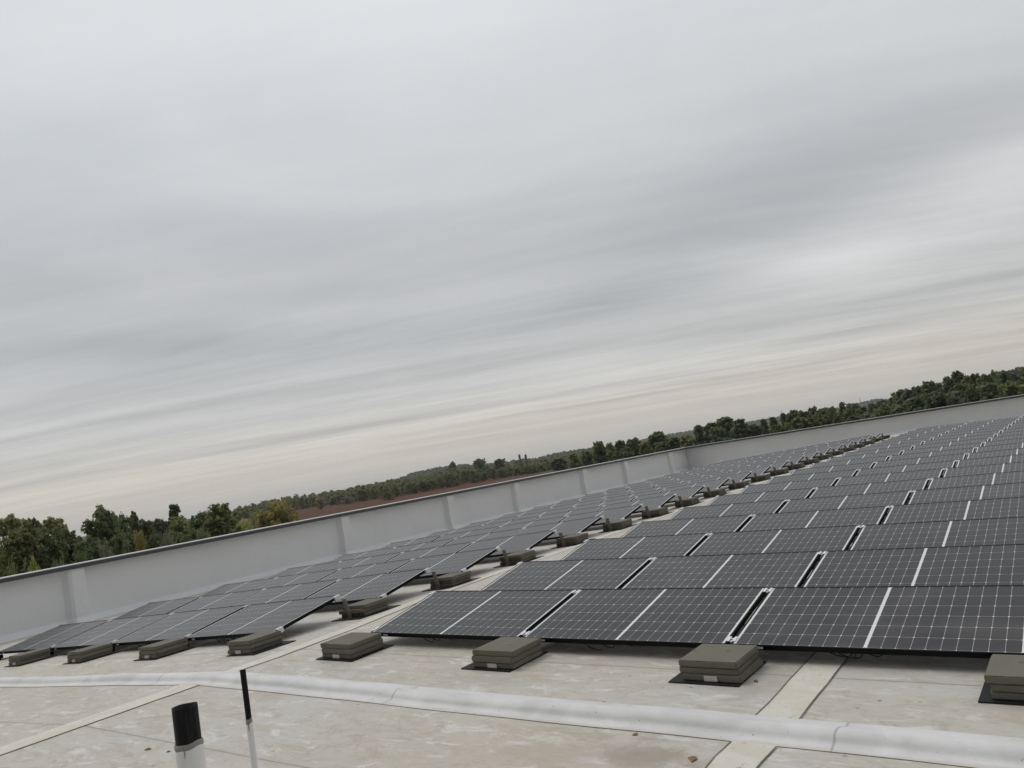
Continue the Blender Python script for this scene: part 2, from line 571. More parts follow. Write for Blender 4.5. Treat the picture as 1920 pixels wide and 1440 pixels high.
M['paver'] = material('paver_concrete', rough=.85, build=paver_nodes, spec=.2)
M['pipe'] = material('pipe_black', (.008, .008, .009), .5, 0, spec=.2, build= lambda n, p: (n.put(p.inputs['Base Color'], n.mix(n.rng(n.noise(n.mapping(n.n('ShaderNodeTexCoord').outputs['Object'], (22, 22, 2)), 1.6, 5, .6), .45, .75), (.006, .006, .007), (.024, .024, .026))),))
M['pipe_in'] = material('pipe_inside', (.006, .006, .006), .7)
M['sleeve'] = material('sleeve_membrane', (.66, .675, .685), .5, 0, lambda n, p: n.put(p.inputs['Base Color'], n.mix(n.noise(n.n('ShaderNodeTexCoord').outputs['Object'], 9, 4), (.78, .79, .795), (.85, .855, .86))))
M['sealant'] = material('sealant_grey', (.30, .29, .26), .7, 0, lambda n, p: n.put(p.inputs['Base Color'], n.mix(n.noise(None, 60, 4), (.20, .19, .165), (.36, .345, .31))))
M['red'] = material('red_leaf', (.25, .05, .03), .7)
M['leafdry'] = material('dry_leaf', (.24, .15, .07), .8)


def ground_nodes(n, p):
    co = n.n('ShaderNodeTexCoord').outputs['Object']
    c = n.mix(n.noise(co, .012, 6, .6), (.045, .060, .024), (.095, .090, .045))
    c = n.mix(n.rng(n.noise(co, .25, 5, .6), .4, .7), c, (.06, .065, .028))
    n.put(p.inputs['Base Color'], c)


def field_nodes(n, p):
    co = n.n('ShaderNodeTexCoord').outputs['Object']
    c = n.mix(n.noise(n.mapping(co, (1, .1, 1), (0, 0, R_(35))), .05, 6, .65), (.080, .036, .022), (.118, .056, .034))
    n.put(p.inputs['Base Color'], c)


M['ground'] = material('meadow', rough=.9, build=ground_nodes, spec=.1)
M['field'] = material('ploughed_soil', rough=.95, build=field_nodes, spec=.1)


def hill_nodes(n, p):
    co = n.n('ShaderNodeTexCoord').outputs['Object']
    v1 = n.n('ShaderNodeTexVoronoi')
    n.put(v1.inputs['Vector'], co)
    v1.inputs['Scale'].default_value = .09
    c = n.mix(n.rng(v1.outputs['Distance'], .1, .8), (.060, .080, .045), (.030, .045, .025))
    c = n.mix(n.rng(n.noise(co, .004, 4), .45, .65), c, (.085, .090, .05))
    n.put(p.inputs['Base Color'], c)


M['hill'] = material('wooded_hill', rough=.95, build=hill_nodes, spec=.1)


def leaf_mat(name, a, b, c):
    def nodes(n, p):
        tc = n.n('ShaderNodeTexCoord')
        oi = n.n('ShaderNodeObjectInfo').outputs['Random']
        g = n.n('ShaderNodeNewGeometry').outputs['Random Per Island']
        big = n.noise(tc.outputs['Object'], .45, 4, .6)
        col = n.mix(g, a, b)
        col = n.mix(n.m('MULTIPLY', n.rng(big, .45, .68), .7), col, c)
        hs = n.n('ShaderNodeHueSaturation')
        n.put(hs.inputs['Hue'], n.m('ADD', .485, n.m('MULTIPLY', oi, .03)))
        n.put(hs.inputs['Value'], n.m('ADD', 1.7, n.m('MULTIPLY', oi, .9)))
        hs.inputs['Saturation'].default_value = .88
        n.put(hs.inputs['Color'], col)
        n.put(p.inputs['Base Color'], hs.outputs[0])
        tr = n.n('ShaderNodeBsdfTranslucent')
        n.put(tr.inputs['Color'], hs.outputs[0])
        mx = n.n('ShaderNodeMixShader')
        mx.inputs[0].default_value = .42
        out = [q for q in n.t.nodes if q.type == 'OUTPUT_MATERIAL'][0]
        n.t.links.new(p.outputs[0], mx.inputs[1])
        n.t.links.new(tr.outputs[0], mx.inputs[2])
        n.t.links.new(mx.outputs[0], out.inputs[0])
    return material(name, rough=.75, build=nodes, spec=.2)


M['leaf_dark'] = leaf_mat('foliage_dark', (0.0513, 0.0705, 0.0314), (0.1026, 0.123, 0.0513), (0.1231, 0.126, 0.0484))
M['leaf_mid'] = leaf_mat('foliage_green', (0.077, 0.099, 0.0342), (0.1368, 0.156, 0.0541), (0.1795, 0.165, 0.0599))
M['leaf_pale'] = leaf_mat('foliage_pale', (0.1197, 0.132, 0.057), (0.2137, 0.21, 0.094), (0.2308, 0.192, 0.1069))
M['leaf_grey'] = leaf_mat('foliage_grey', (0.094, 0.108, 0.0684), (0.1539, 0.1575, 0.1069), (0.1368, 0.1275, 0.0855))
M['leaf_gold'] = leaf_mat('foliage_gold', (.190, .172, .040), (.255, .228, .055), (.165, .165, .045))
M['leaf_lime'] = leaf_mat('foliage_lime', (0.18, 0.195, 0.033), (0.24, 0.24, 0.045), (0.135, 0.165, 0.033))
M['bark'] = material('bark', (.075, .06, .045), .9, 0, lambda n, p: n.put(p.inputs['Base Color'], n.mix(n.noise(n.n('ShaderNodeTexCoord').outputs['Object'], 4, 5), (.04, .032, .026), (.10, .085, .066))))
M['plaster'] = material('house_plaster', (.62, .60, .56), .8)
M['tile'] = material('house_tile', (.20, .10, .07), .8)
M['pane'] = material('house_pane', (.03, .035, .04), .15)
M['steel'] = material('mast_steel', (.28, .29, .30), .6)

# ------------------------------------------------------------------ ground, field, hills
g = MB()
g.quad((-16000, -9000, GROUND_Z), (16000, -9000, GROUND_Z), (16000, 20000, GROUND_Z), (-16000, 20000, GROUND_Z))
tag(link('ground', g.mesh('ground', M['ground'])), kind='structure')

far = [on_z(x, y, GROUND_Z + .05) for x, y in ((300, 1003), (425, 981), (520, 963), (609, 950.5), (712, 937), (755, 931.5), (830, 917), (900, 905), (960, 895), (1010, 887))]
FAR_EDGE = list(far)
near = [CAM + (q - CAM) * .22 for q in far]
far = [CAM + (q - CAM) * 1.35 for q in far]
for q in near + far:
    q.z = GROUND_Z
fm = MB()
for i in range(len(far) - 1):
    a, b, c, d = near[i], near[i + 1], far[i + 1], far[i]
    fm.quad(*[(q.x, q.y, GROUND_Z + .05) for q in (a, b, c, d)])
tag(link('field', fm.mesh('field', M['field'])), kind='structure')


def hills(pts, dist, depth, seed, rough):
    """a wooded ridge: its sky line stands where the photograph shows it, and it falls away in front and behind"""
    rnd = random.Random(seed)
    xs = []
    for (xa, ya), (xb, yb) in zip(pts, pts[1:]):
        k = max(2, int(abs(xb - xa) / 2.2))
        xs += [(xa + (xb - xa) * i / k, ya + (yb - ya) * i / k) for i in range(k)]
    mb = MB()
    prof = [(-1.0, 0.), (-.7, .30), (-.45, .58), (-.25, .82), (-.1, .96), (0., 1.), (.3, .85), (1., 0.)]
    cols = []
    for x, y in xs:
        top = at(x, y, dist)
        h = top.z - GROUND_Z
        dd = Vector((top.x - CAM.x, top.y - CAM.y, 0)).normalized()
        cols.append([Vector((top.x, top.y, 0)) + dd * (t * depth + rnd.uniform(-.02, .02) * depth) + Vector((0, 0, GROUND_Z - 1 + (h + 1) * f + (rnd.uniform(-rough, rough) if 0 < f else 0))) for t, f in prof])
    m_ = len(prof)
    for c in cols:
        mb.v += [tuple(q) for q in c]
    for i in range(len(cols) - 1):
        for j in range(m_ - 1):
            a = i * m_ + j
            mb.f.append((a, a + m_, a + m_ + 1, a + 1))
            mb.mi.append(0)
    return mb


hill_a = hills([(540, 938), (660, 917), (730, 903), (748, 897), (770, 887), (805, 880), (830, 874), (870, 871), (930, 868), (985, 860), (1010, 858), (1030, 852), (1062, 846), (1105, 840), (1140, 838), (1180, 834)], 1700, 500, 4, 2.0)
tag(link('hills', hill_a.mesh('hills', M['hill'], False)), kind='structure')
hill_b = hills([(1080, 856), (1120, 848), (1172, 832), (1200, 825), (1247, 815), (1297, 807), (1350, 800), (1397, 792), (1440, 784.5), (1475, 778), (1515, 773), (1550, 768), (1592, 761), (1612, 755), (1640, 749), (1660, 748), (1690, 752), (1760, 745)], 3200, 900, 5, 3.0)
tag(link('hills', hill_b.mesh('hills', M['hill'], False)), kind='structure')

# ------------------------------------------------------------------ roof, seam strips, curb
XMAX, YMIN = 34.0, -22.0
rf = MB()
nx = [WALL_X, -8.8, -5, -2.5, XR, 1, 4, 8, 14, 22, XMAX]
ny = [YMIN, -8, -3, 0, 4, 10, 20, WALL_Y]
for a, b in zip(nx, nx[1:]):
    for c, d in zip(ny, ny[1:]):
        rf.quad((a, c, zr(a)), (b, c, zr(b)), (b, d, zr(b)), (a, d, zr(a)))
rf.quad((WALL_X, YMIN, -2), (XMAX, YMIN, -2), (XMAX, YMIN, zr(XMAX)), (WALL_X, YMIN, zr(WALL_X)))
roof = tag(link('roof', rf.mesh('roof', M['roof'])), kind='structure')


def strip(pts, wdt, lift=.004, name='seam_strip'):
    mb = MB()
    L_, R2 = [], []
    for i, (x, y) in enumerate(pts):
        d = (Vector(pts[min(i + 1, len(pts) - 1)]) - Vector(pts[max(i - 1, 0)])).normalized()
        nrm = Vector((-d.y, d.x)) * wdt / 2
        for s, lst in ((1, L_), (-1, R2)):
            q = Vector((x, y)) + nrm * s
            lst.append((q.x, q.y, zr(q.x) + lift))
    for i in range(len(pts) - 1):
        mid0, mid1 = [((a[0] + b[0]) / 2, (a[1] + b[1]) / 2, max(zr((a[0] + b[0]) / 2), 0) * 0 + zr((a[0] + b[0]) / 2) + lift) for a, b in ((L_[i], R2[i]), (L_[i + 1], R2[i + 1]))]
        mb.quad(L_[i], mid0, mid1, L_[i + 1])
        mb.quad(mid0, R2[i], R2[i + 1], mid1)
    me = mb.mesh(name, M['tape'])
    return link(name, me, roof)


def sub(pts, step=.4):
    o = []
    for a, b in zip(pts, pts[1:]):
        k = max(1, int((Vector(b) - Vector(a)).length / step))
        o += [tuple(Vector(a).lerp(Vector(b), i / k)) for i in range(k)]
    return o + [pts[-1]]


strip(sub([(-.915, -6), (-.915, -1.3)]), .31)
strip(sub([(-.87, -1.0), (-.86, -.5), (-.93, .5), (-1.16, 1.7), (-1.25, 3.4), (-1.25, 34)]), .225)
strip(sub([(4.19, -6), (4.185, -1.3)]), .235)
strip(sub([(4.185, -1.0), (4.17, .6), (4.17, 3)]), .235)
# thin dark weld gaps beside the strips are in the strips' own relief; a dirty line runs along each edge
def dirt_line(pts, off):
    mb = MB()
    q = [(x + off, y) for x, y in pts]
    for a, b in zip(q, q[1:]):
        mb.quad(*[(x, y, zr(x) + .0065) for x, y in ((a[0] - .004, a[1]), (a[0] + .004, a[1]), (b[0] + .004, b[1]), (b[0] - .004, b[1]))])
    link('weld_line', mb.mesh('weld_line', M['weld']), roof)


M['weld'] = material('weld_dirt', (.16, .14, .115), .9)
rnd = random.Random(3)
dirt_line([(x + rnd.uniform(-.006, .006), y) for x, y in sub([(-.915, -6), (-.915, -1.34)], .2)], .156)
dirt_line([(x + rnd.uniform(-.006, .006), y) for x, y in sub([(-.87, -.93), (-.86, -.5), (-.93, .5), (-1.16, 1.7), (-1.25, 3.4)], .2)], .113)
dirt_line([(x + rnd.uniform(-.006, .006), y) for x, y in sub([(4.19, -6), (4.185, -1.34)], .2)], -.118)
dirt_line([(x + rnd.uniform(-.006, .006), y) for x, y in sub([(4.19, -6), (4.185, -1.34)], .2)], .119)
dirt_line([(x + rnd.uniform(-.006, .006), y) for x, y in sub([(4.185, -.95), (4.17, .9)], .2)], -.118)
dirt_line([(x + rnd.uniform(-.006, .006), y) for x, y in sub([(4.185, -.95), (4.17, .9)], .2)], .119)

# long membrane-covered upstand across the roof
cb = MB()
prof = [(-1.335, .004), (-1.325, .007), (-1.275, .008), (-1.258, .010), (-1.246, .017), (-1.237, .029), (-1.226, .041), (-1.211, .051), (-1.190, .058), (-1.165, .060), (-1.135, .055), (-1.10, .043), (-1.07, .027), (-1.04, .014), (-1.0, .008), (-.95, .006), (-.945, .003)]
xs = []
x = -11.9
while x < 33:
    xs.append(x)
    x += .12 if -8 < x < 9 else .6
xs = sorted(set(xs + [XR]))
rnd = random.Random(11)
for x in xs:
    wob = .010 * math.sin(x * 1.9) + .006 * math.sin(x * 5.3 + 1)
    hk = 1 + .10 * math.sin(x * 2.3 + .5) + .05 * math.sin(x * 7) + rnd.uniform(-.02, .02)
    cb.v += [(x, y + wob * (1 if 1 < k < 14 else .6), zr(x) + z * hk) for k, (y, z) in enumerate(prof)]
m_ = len(prof)
for i in range(len(xs) - 1):
    for j in range(m_ - 1):
        a = i * m_ + j
        cb.f.append((a, a + m_, a + m_ + 1, a + 1))
        cb.mi.append(0)
curb = link('roof_curb', cb.mesh('roof_curb', M['curb'], True))
tag(curb, 'long low white membrane-covered upstand crossing the roof in front of the panels', 'roof curb')

# ------------------------------------------------------------------ parapets


def parapet(name, label, length, base_fn, fw, pil, seed):
    """local frame: x along the wall, y towards the roof (face at y = 0), z world height"""
    t = thing(name, label, 'parapet', mat=fw)
    rnd = random.Random(seed)
    mb = MB()
    xs_ = [0.]
    marks = sorted([p_ + o for p_ in pil for o in (-.11, -.08, -.05, -.025, .0, .04, .16, .27, .31, .36, .40)] + [i * .5 for i in range(1, int(length / .5))] + [length])
    for m1 in marks:
        if 0 < m1 <= length and m1 - xs_[-1] > .012 and not (m1 * 2 % 1 == 0 and any(-.2 < m1 - p_ < .45 for p_ in pil)):
            xs_.append(m1)
    zt = CAP_Z - .055

    def out_at(x):                              # the membrane is pulled over the wall columns
        o = 0.
        for p_ in pil:
            d = x - p_
            if 0. <= d <= .31:
                o = max(o, .145)
            elif -.11 < d < 0.:
                o = max(o, .145 * ((d + .11) / .11) ** 1.2)
            elif .31 < d < .40:
                o = max(o, .145 * (1 - (d - .31) / .09))
        return o
    rows = [0., .02, .10, .25, .45, .65, .80, .93, 1.]
    for x in xs_:
        zb = base_fn(x)
        for k, r in enumerate(rows):
            yo = out_at(x) * (1 if r < .97 else .85)
            if k == 0:
                yo += .16
            if k == 1:
                yo += .055
            yo += .012 * math.sin(x * 2.1 + r * 5 + seed) * math.sin(r * math.pi) + .008 * math.sin(x * 5.7 - r * 9)
            if r < .3:
                yo += .018 * (.3 - r) / .3 * (1 + math.sin(x * 3.1 + seed))
            mb.v.append((x, yo, zb + .003 + (zt - zb) * r))
    m1 = len(rows)
    for i in range(len(xs_) - 1):
        for j in range(m1 - 1):
            a = i * m1 + j
            mb.f.append((a, a + m1, a + m1 + 1, a + 1))
            mb.mi.append(0)
    link('membrane', mb.mesh('membrane', M['wall'], False), t)
    me = t.children[0].data
    me.polygons.foreach_set('use_smooth', [True] * len(me.polygons))
    me.set_sharp_from_angle(angle=R_(16))
    cp = MB()
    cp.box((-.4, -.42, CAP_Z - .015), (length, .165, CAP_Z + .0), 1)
    cp.box((-.4, .150, CAP_Z - .098), (length, .168, CAP_Z - .0155), 0)
    cp.box((-.4, -.42, CAP_Z - .10), (length, -.40, CAP_Z - .0155), 0)
    link('coping', cp.mesh('coping', [M['coping'], M['coping_top_sky_sheen']]), t)
    fa = MB()
    fa.box((-.4, -.40, GROUND_Z), (length, -.03, CAP_Z - .0155))
    link('facade', fa.mesh('facade', M['facade']), t)
    return t


y0 = -9.0
fwL = Matrix(((0, 1, 0, WALL_X), (1, 0, 0, y0), (0, 0, 1, 0), (0, 0, 0, 1)))
PIL = [-1.2, 3.0, 6.9 + 3.85, 15.55, 19.5, 24.6, 28.45, 33.5]
parapet('parapet_wall', 'long white membrane parapet with ribs running beside the narrow array', WALL_Y - y0, lambda x: zr(WALL_X), fwL, [p_ - y0 for p_ in PIL if p_ > -4], 1)
fwB = Matrix(((1, 0, 0, WALL_X), (0, -1, 0, WALL_Y), (0, 0, 1, 0), (0, 0, 0, 1)))
parapet('parapet_wall', 'plain grey membrane parapet closing the far end of the roof', XMAX - WALL_X, lambda x: zr(x + WALL_X), fwB, [], 2)

# ------------------------------------------------------------------ solar panels


def panel_meshes():
    fr = MB()
    lip, dp = .0135, .036
    for lo, hi in (((0, 0, -dp), (PL, lip, 0)), ((0, PW - .018, -dp), (PL, PW, 0)), ((0, lip, -dp), (lip, PW - .018, 0)), ((PL - lip, lip, -dp), (PL, PW - .018, 0))):
        fr.box(lo, hi)
    gl = MB()
    gl.box((lip, lip, -.0075), (PL - lip, PW - .018, -.0018), 1, 0)
    return fr.mesh('frame', M['frame']), gl.mesh('glass', [M['cells'], M['back']])


ME_FRAME, ME_GLASS = panel_meshes()
st = MB()
st.box((.165, -.0012, -.026), (.225, -.0002, -.012))
ME_STICKER = st.mesh('sticker', M['label'])


def cable_mesh(seed):
    rnd = random.Random(seed)
    mb = MB()
    for k in range(3):
        x0 = .60 + k * .11 + rnd.uniform(-.03, .05)
        wd_ = rnd.uniform(.09, .17)
        dz = rnd.uniform(.045, .072)
        pts = [(x0 + wd_ / 2 - wd_ / 2 * math.cos(math.pi * i / 14) * (1 + .25 * math.sin(math.pi * i / 14)), .028 + .03 * k + .02 * math.sin(i * .4), -.032 - dz * math.sin(math.pi * i / 14) ** .8) for i in range(15)]
        mb.tube(pts, .0040, 6)
    mb.box((.80, .08, -.075), (.835, .16, -.055))
    return mb.mesh('cable', M['cable'], True)


def frame_matrix(x, y, s, z_extra=0., TILT=TILT):
    """panel frame: origin at the lower left corner of its top face"""
    ex = Vector((1, 0, s)).normalized()
    ey = Vector((0, math.cos(TILT), math.sin(TILT)))
    ey = (ey - ex * ey.dot(ex)).normalized()
    ez = ex.cross(ey)
    z = zr(x) + HLOW + z_extra
    return Matrix(((ex.x, ey.x, ez.x, x), (ex.y, ey.y, ez.y, y), (ex.z, ey.z, ez.z, z), (0, 0, 0, 1)))


def solar_panel(arr, row, col):
    if arr == 'wide':
        x, y, s = col * PX, row * PITCH_Y, SR
    else:
        x, y, s = XL - col * PX - PL, YL + row * PITCH_Y, SL
    where = NTH[col] + ' from the aisle' if col < 6 else 'far from the aisle'
    rown = 'front row' if row == 0 else 'last row' if row == ROWS - 1 else ORD[row] + ' row back'
    lab = f'solar panel in the {rown} of the {arr} array, {where}'
    rnd = random.Random(hash((arr == 'wide', row, col)) & 0xffff)
    t = thing('solar_panel', lab, 'solar panel', group=f'solar panels of the {arr} array', mat=frame_matrix(x, y, s, rnd.uniform(-.002, .002) + (.06 if row == ROWS - 1 else 0), TILT * (.5 if row == ROWS - 1 else 1)) @ Matrix.Rotation(rnd.uniform(-.0035, .0035), 4, 'X') @ Matrix.Rotation(rnd.uniform(-.0012, .0012), 4, 'Y'))
    link('frame', ME_FRAME, t)
    link('glass', ME_GLASS, t)
    if row == 0:
        link('sticker', ME_STICKER, t)
        link('cable', cable_mesh(row * 10 + col + (0 if arr == 'wide' else 50)), t)
    return t


def in_view(p):
    d = Vector(p) - CAM
    z = d.dot(CF)
    return z > .1 and 960 + F_PX * d.dot(CR) / z < 1925


cols_w = []
for row in range(ROWS):
    k = 0
    while k < 7 and in_view((k * PX, row * PITCH_Y + PW, .2)):
        k += 1
    k += 1
    cols_w.append(k)
    for col in range(k):
        solar_panel('wide', row, col)
    for col in range(4):
        solar_panel('narrow', row, col)

# ------------------------------------------------------------------ mounts (plate, post, clamps) on every joint line


def clamp_mesh(gap_w, end):
    """end: -1 an end clamp whose panel lies to -x, +1 to +x, 0 a clamp bridging two panels"""
    mb = MB()
    if end == 0:
        mb.box((-gap_w / 2 - .014, -.035, .0008), (-gap_w / 2 + .006, .035, .0045))
        mb.box((gap_w / 2 - .006, -.035, .0008), (gap_w / 2 + .014, .035, .0045))
        mb.box((-gap_w / 2 + .006, -.030, -.012), (gap_w / 2 - .006, .030, -.004))
        mb.tube([(0, 0, -.004), (0, 0, .006)], .006, 8)
    else:
        a, b = (-.016, .006) if end < 0 else (-.006, .016)
        mb.box((a, -.038, .0008), (b, .038, .006))
        c, d = (.001, .032) if end < 0 else (-.032, -.001)
        mb.box((c, -.038, -.048), (d, .038, .0007) if end > 0 else (d, .038, .006))
        mb.tube([((c + d) / 2, 0, .0), ((c + d) / 2, 0, .012)], .007, 8)
    return mb.mesh('clamp', M['alu'])


GAP = PX - PL
ME_CLAMP = {e: clamp_mesh(GAP, e) for e in (-1, 0, 1)}
pl = MB()
pl.box((-.24, -.505, .001), (.24, .02, .009))
ME_PLATE_FRONT = pl.mesh('base_plate', M['rubber'])
pl = MB()
pl.box((-.25, -.66, .001), (.25, .02, .009))
ME_PLATE = pl.mesh('base_plate', M['rubber'])
ps = MB()
ps.box((-.031, -.008, 0), (.031, .008, .240))
ps.box((-.031, -.030, 0), (.031, -.0085, .006))
ME_POST = bevel(ps.mesh('post', M['galv']), .0015, 1)
ft = MB()
ft.box((-.03, -.028, .0095), (.03, .028, .070))
ME_FOOT = ft.mesh('foot', M['rubber'])


def mount(arr, line, j, ncol):
    wide = arr == 'wide'
    if wide:
        x, y, s = (j * PX - GAP / 2 if 0 < j else 0.), line * PITCH_Y, SR
    else:
        x, y, s = (XL - j * PX + GAP / 2 if 0 < j < 4 else (XL if j == 0 else XL - 4 * PX + GAP)), YL + line * PITCH_Y, SL
    if j == 0:
        end = 1 if wide else -1
        jn = 'aisle end'
    elif j == ncol:
        end = (-1 if wide else 1)
        jn = 'outer end'
    else:
        end = 0
        jn = f'{NTH[j - 1]} joint from aisle'
    ln = 'before the front row' if line == 0 else 'behind the last row' if line == ROWS else f'behind the {ORD[line - 1]} row'
    t = thing('panel_mount', f'panel mount {ln} of the {arr} array, {jn}', 'panel mount', group=f'panel mounts of the {arr} array')
    side = .06 if not wide else (-.06)
    if end == 0 or (wide and j == ncol):
        side = 0.
    px = x + (.0 if end == 0 else side * 1.6)
    ry = -math.atan(s)
    t.matrix_world = Matrix.Translation((x, y, zr(x))) @ Matrix.Rotation(ry, 4, 'Y')
    dx = (.10 if not wide else .03) if j == 0 else .0
    if wide and j == 0:
        dx = .03
    p1 = link('base_plate', ME_PLATE_FRONT if line == 0 else ME_PLATE, t, (dx, 0, 0))
    if line < ROWS:
        link('foot', ME_FOOT, t, (0 if end == 0 else side * .3, -.005 + .03, 0))
        c = link('clamp', ME_CLAMP[end], t)
        c.matrix_local = Matrix.Translation((0, .075 * math.cos(TILT), HLOW + .075 * math.sin(TILT))) @ Matrix.Rotation(TILT, 4, 'X')
    if line > 0:
        yy = -PITCH_Y + PW * math.cos(TILT)
        zz = HLOW + PW * math.sin(TILT)
        po = link('post', ME_POST, t)
        ox = .08 if (not wide and j == 0) else (-.065 if (wide and j == 0) else 0)
        hh = 1.0 if ox else .86
        po.matrix_local = Matrix.Translation((ox, yy + .046 + (0 if ox else -.03), .010)) @ Matrix.Rotation(.22, 4, 'X') @ Matrix.Diagonal((1, 1, hh, 1))
        c = link('clamp', ME_CLAMP[end], t)
        c.matrix_local = Matrix.Translation((0, yy - .055 * math.cos(TILT), zz - .055 * math.sin(TILT))) @ Matrix.Rotation(TILT, 4, 'X')
    return t


for line in range(ROWS + 1):
    nc = cols_w[min(line, ROWS - 1)]
    for j in range(nc + 1):
        mount('wide', line, j, nc)
    for j in range(5):
        mount('narrow', line, j, 4)

# ------------------------------------------------------------------ concrete pavers: three to a stack


def paver_mesh(seed):
    mb = MB()
    mb.box((-.2, -.2, 0), (.2, .2, .0415))
    me = mb.mesh('concrete_paver', M['paver'])
    bm = bmesh.new()
    bm.from_mesh(me)
    bmesh.ops.bevel(bm, geom=bm.edges[:], offset=.0055, segments=2, affect='EDGES')
    bmesh.ops.subdivide_edges(bm, edges=[e for e in bm.edges if e.calc_length() > .2], cuts=7, use_grid_fill=True)
    rnd = random.Random(seed)
    for vtx in bm.verts:
        vtx.co += Vector((rnd.uniform(-1, 1), rnd.uniform(-1, 1), rnd.uniform(-.5, .5))) * .0011
    bm.to_mesh(me)
    bm.free()
    return me


ME_PAVER = [paver_mesh(s) for s in range(4)]
ck = MB()
ck.box((-.045, -.2085, .004), (.045, -.2015, .036))
ME_CLIP = ck.mesh('clip', M['clip'])
rnd = random.Random(21)


def stack(x, y, where, group, clip):
    s = SR if x > XR else SL
    for lv, nm in enumerate(('bottom', 'middle', 'top')):
        o = link('concrete_paver', rnd.choice(ME_PAVER))
        jx, jy = (rnd.gauss(0, .013), rnd.gauss(0, .013)) if lv else (0, 0)
        o.matrix_world = Matrix.Translation((x + jx, y + jy, zr(x) + .0105 + lv * .0427)) @ Matrix.Rotation(-math.atan(s), 4, 'Y') @ Matrix.Rotation(rnd.gauss(0, .012) + (0 if lv == 0 else rnd.choice((0, 1, 2, 3)) * math.pi / 2), 4, 'Z')
        tag(o, f'{nm} grey concrete paver of the stack {where}', 'paver', group)
        if lv == 0 and clip:
            link('clip', ME_CLIP, o)


for j in range(cols_w[0] + 1):
    w_ = 'at the aisle end of the wide front row' if j == 0 else f'under the {NTH[j - 1]} joint of the wide front row'
    stack(j * PX + (.03 if j == 0 else 0.03 if j < 3 else .0), -.262, w_, 'pavers weighting the wide front row', True)
for j in range(5):
    w_ = 'at the aisle end of the narrow front row' if j == 0 else 'at the outer end of the narrow front row' if j == 4 else f'under the {NTH[j - 1]} joint of the narrow front row'
    stack(XL - j * PX + (.02 if j == 0 else .02), YL - .262, w_, 'pavers weighting the narrow front row', True)
for line in range(1, ROWS + 1):
    rown = 'behind the last row' if line == ROWS else 'behind the front row' if line == 1 else f'behind the {ORD[line - 1]} row'
    stack(XL + .095, YL + line * PITCH_Y - .332, f'{rown} at the aisle', 'pavers along the aisle', False)

# ------------------------------------------------------------------ vent pipes in the foreground


def vent_pipe(name, label, px_top, dist, rad, sleeve_px, seed, bend=0.):
    d = ray(*px_top)
    top = CAM + d * dist
    ds = ray(*sleeve_px)
    k = math.hypot(top.x - CAM.x, top.y - CAM.y) / math.hypot(ds.x, ds.y)
    zs = CAM.z + ds.z * k
    zb = zr(top.x)
    t = thing(name, label, 'vent pipe', (top.x, top.y, zb))
    H, hs = top.z - zb, zs - zb
    rnd = random.Random(seed)
    sg = 28
    mb = MB()

    def cx(z):
        return bend * ((z - hs) / max(H - hs, .01)) ** 2 if z > hs else 0

    def ring(z, r, wob=0., ph=0.):
        i = len(mb.v)
        for s_ in range(sg):
            a = 2 * math.pi * s_ / sg
            mb.v.append((r * math.cos(a) + cx(z), r * math.sin(a), z + wob * math.sin(a * 2 + ph) + wob * .6 * math.sin(a * 5 + ph)))
        return i

    def skin(rs, mi=0):
        for i, j in zip(rs, rs[1:]):
            for s_ in range(sg):
                q = (s_ + 1) % sg
                mb.f.append((i + s_, i + q, j + q, j + s_))
                mb.mi.append(mi)
    skin([ring(z, rad) for z in (hs - .05, hs, hs + (H - hs) * .35, hs + (H - hs) * .7)] + [ring(H, rad, .0012)])
    a0 = ring(H, rad, .0012)
    a1 = ring(H - .0008, rad * .93, .0012)
    skin([a0, a1])
    skin([a1, ring(H - .06, rad * .93), ring(H - .30, rad * .93)], 1)
    link('pipe', mb.mesh('pipe', [M['pipe'], M['pipe_in']], True), t)
    mb = MB()
    skin([ring(0.004, rad * 2.6), ring(.012, rad * 1.9), ring(.05, rad * 1.25), ring(.12, rad * 1.14), ring(hs * .6, rad * 1.11), ring(hs - .006, rad * 1.10, .004, 1.)])
    link('sleeve', mb.mesh('sleeve', M['sleeve'], True), t)
    mb = MB()
    skin([ring(hs - .014, rad * 1.105, .004, 1.), ring(hs - .004, rad * 1.13, .004, 1.), ring(hs + .006, rad * 1.08, .003, 1.), ring(hs + .010, rad * 1.0, .003, 1.)])
    mb.tube([(rad * 1.10 * math.cos(-.9), rad * 1.10 * math.sin(-.9), hs - .01), (rad * 1.11 * math.cos(-.88), rad * 1.11 * math.sin(-.88), hs - .03), (rad * 1.11 * math.cos(-.93), rad * 1.11 * math.sin(-.93), hs - .05)], [.004, .003, .001], 5)
    link('sealant', mb.mesh('sealant', M['sealant'], True), t)
    return t


vent_pipe('vent_pipe', 'thick open black pipe rising from a pale sleeve, wider of the two vents', (346, 1323.5), 4.25, .0565, (355, 1393), 1)
vent_pipe('vent_pipe', 'thin black pipe in a pale sleeve, narrower of the two vents', (455, 1256), 4.55, .0145, (462.5, 1352), 2, -.0)

# ------------------------------------------------------------------ small litter on the membrane
lt = random.Random(8)


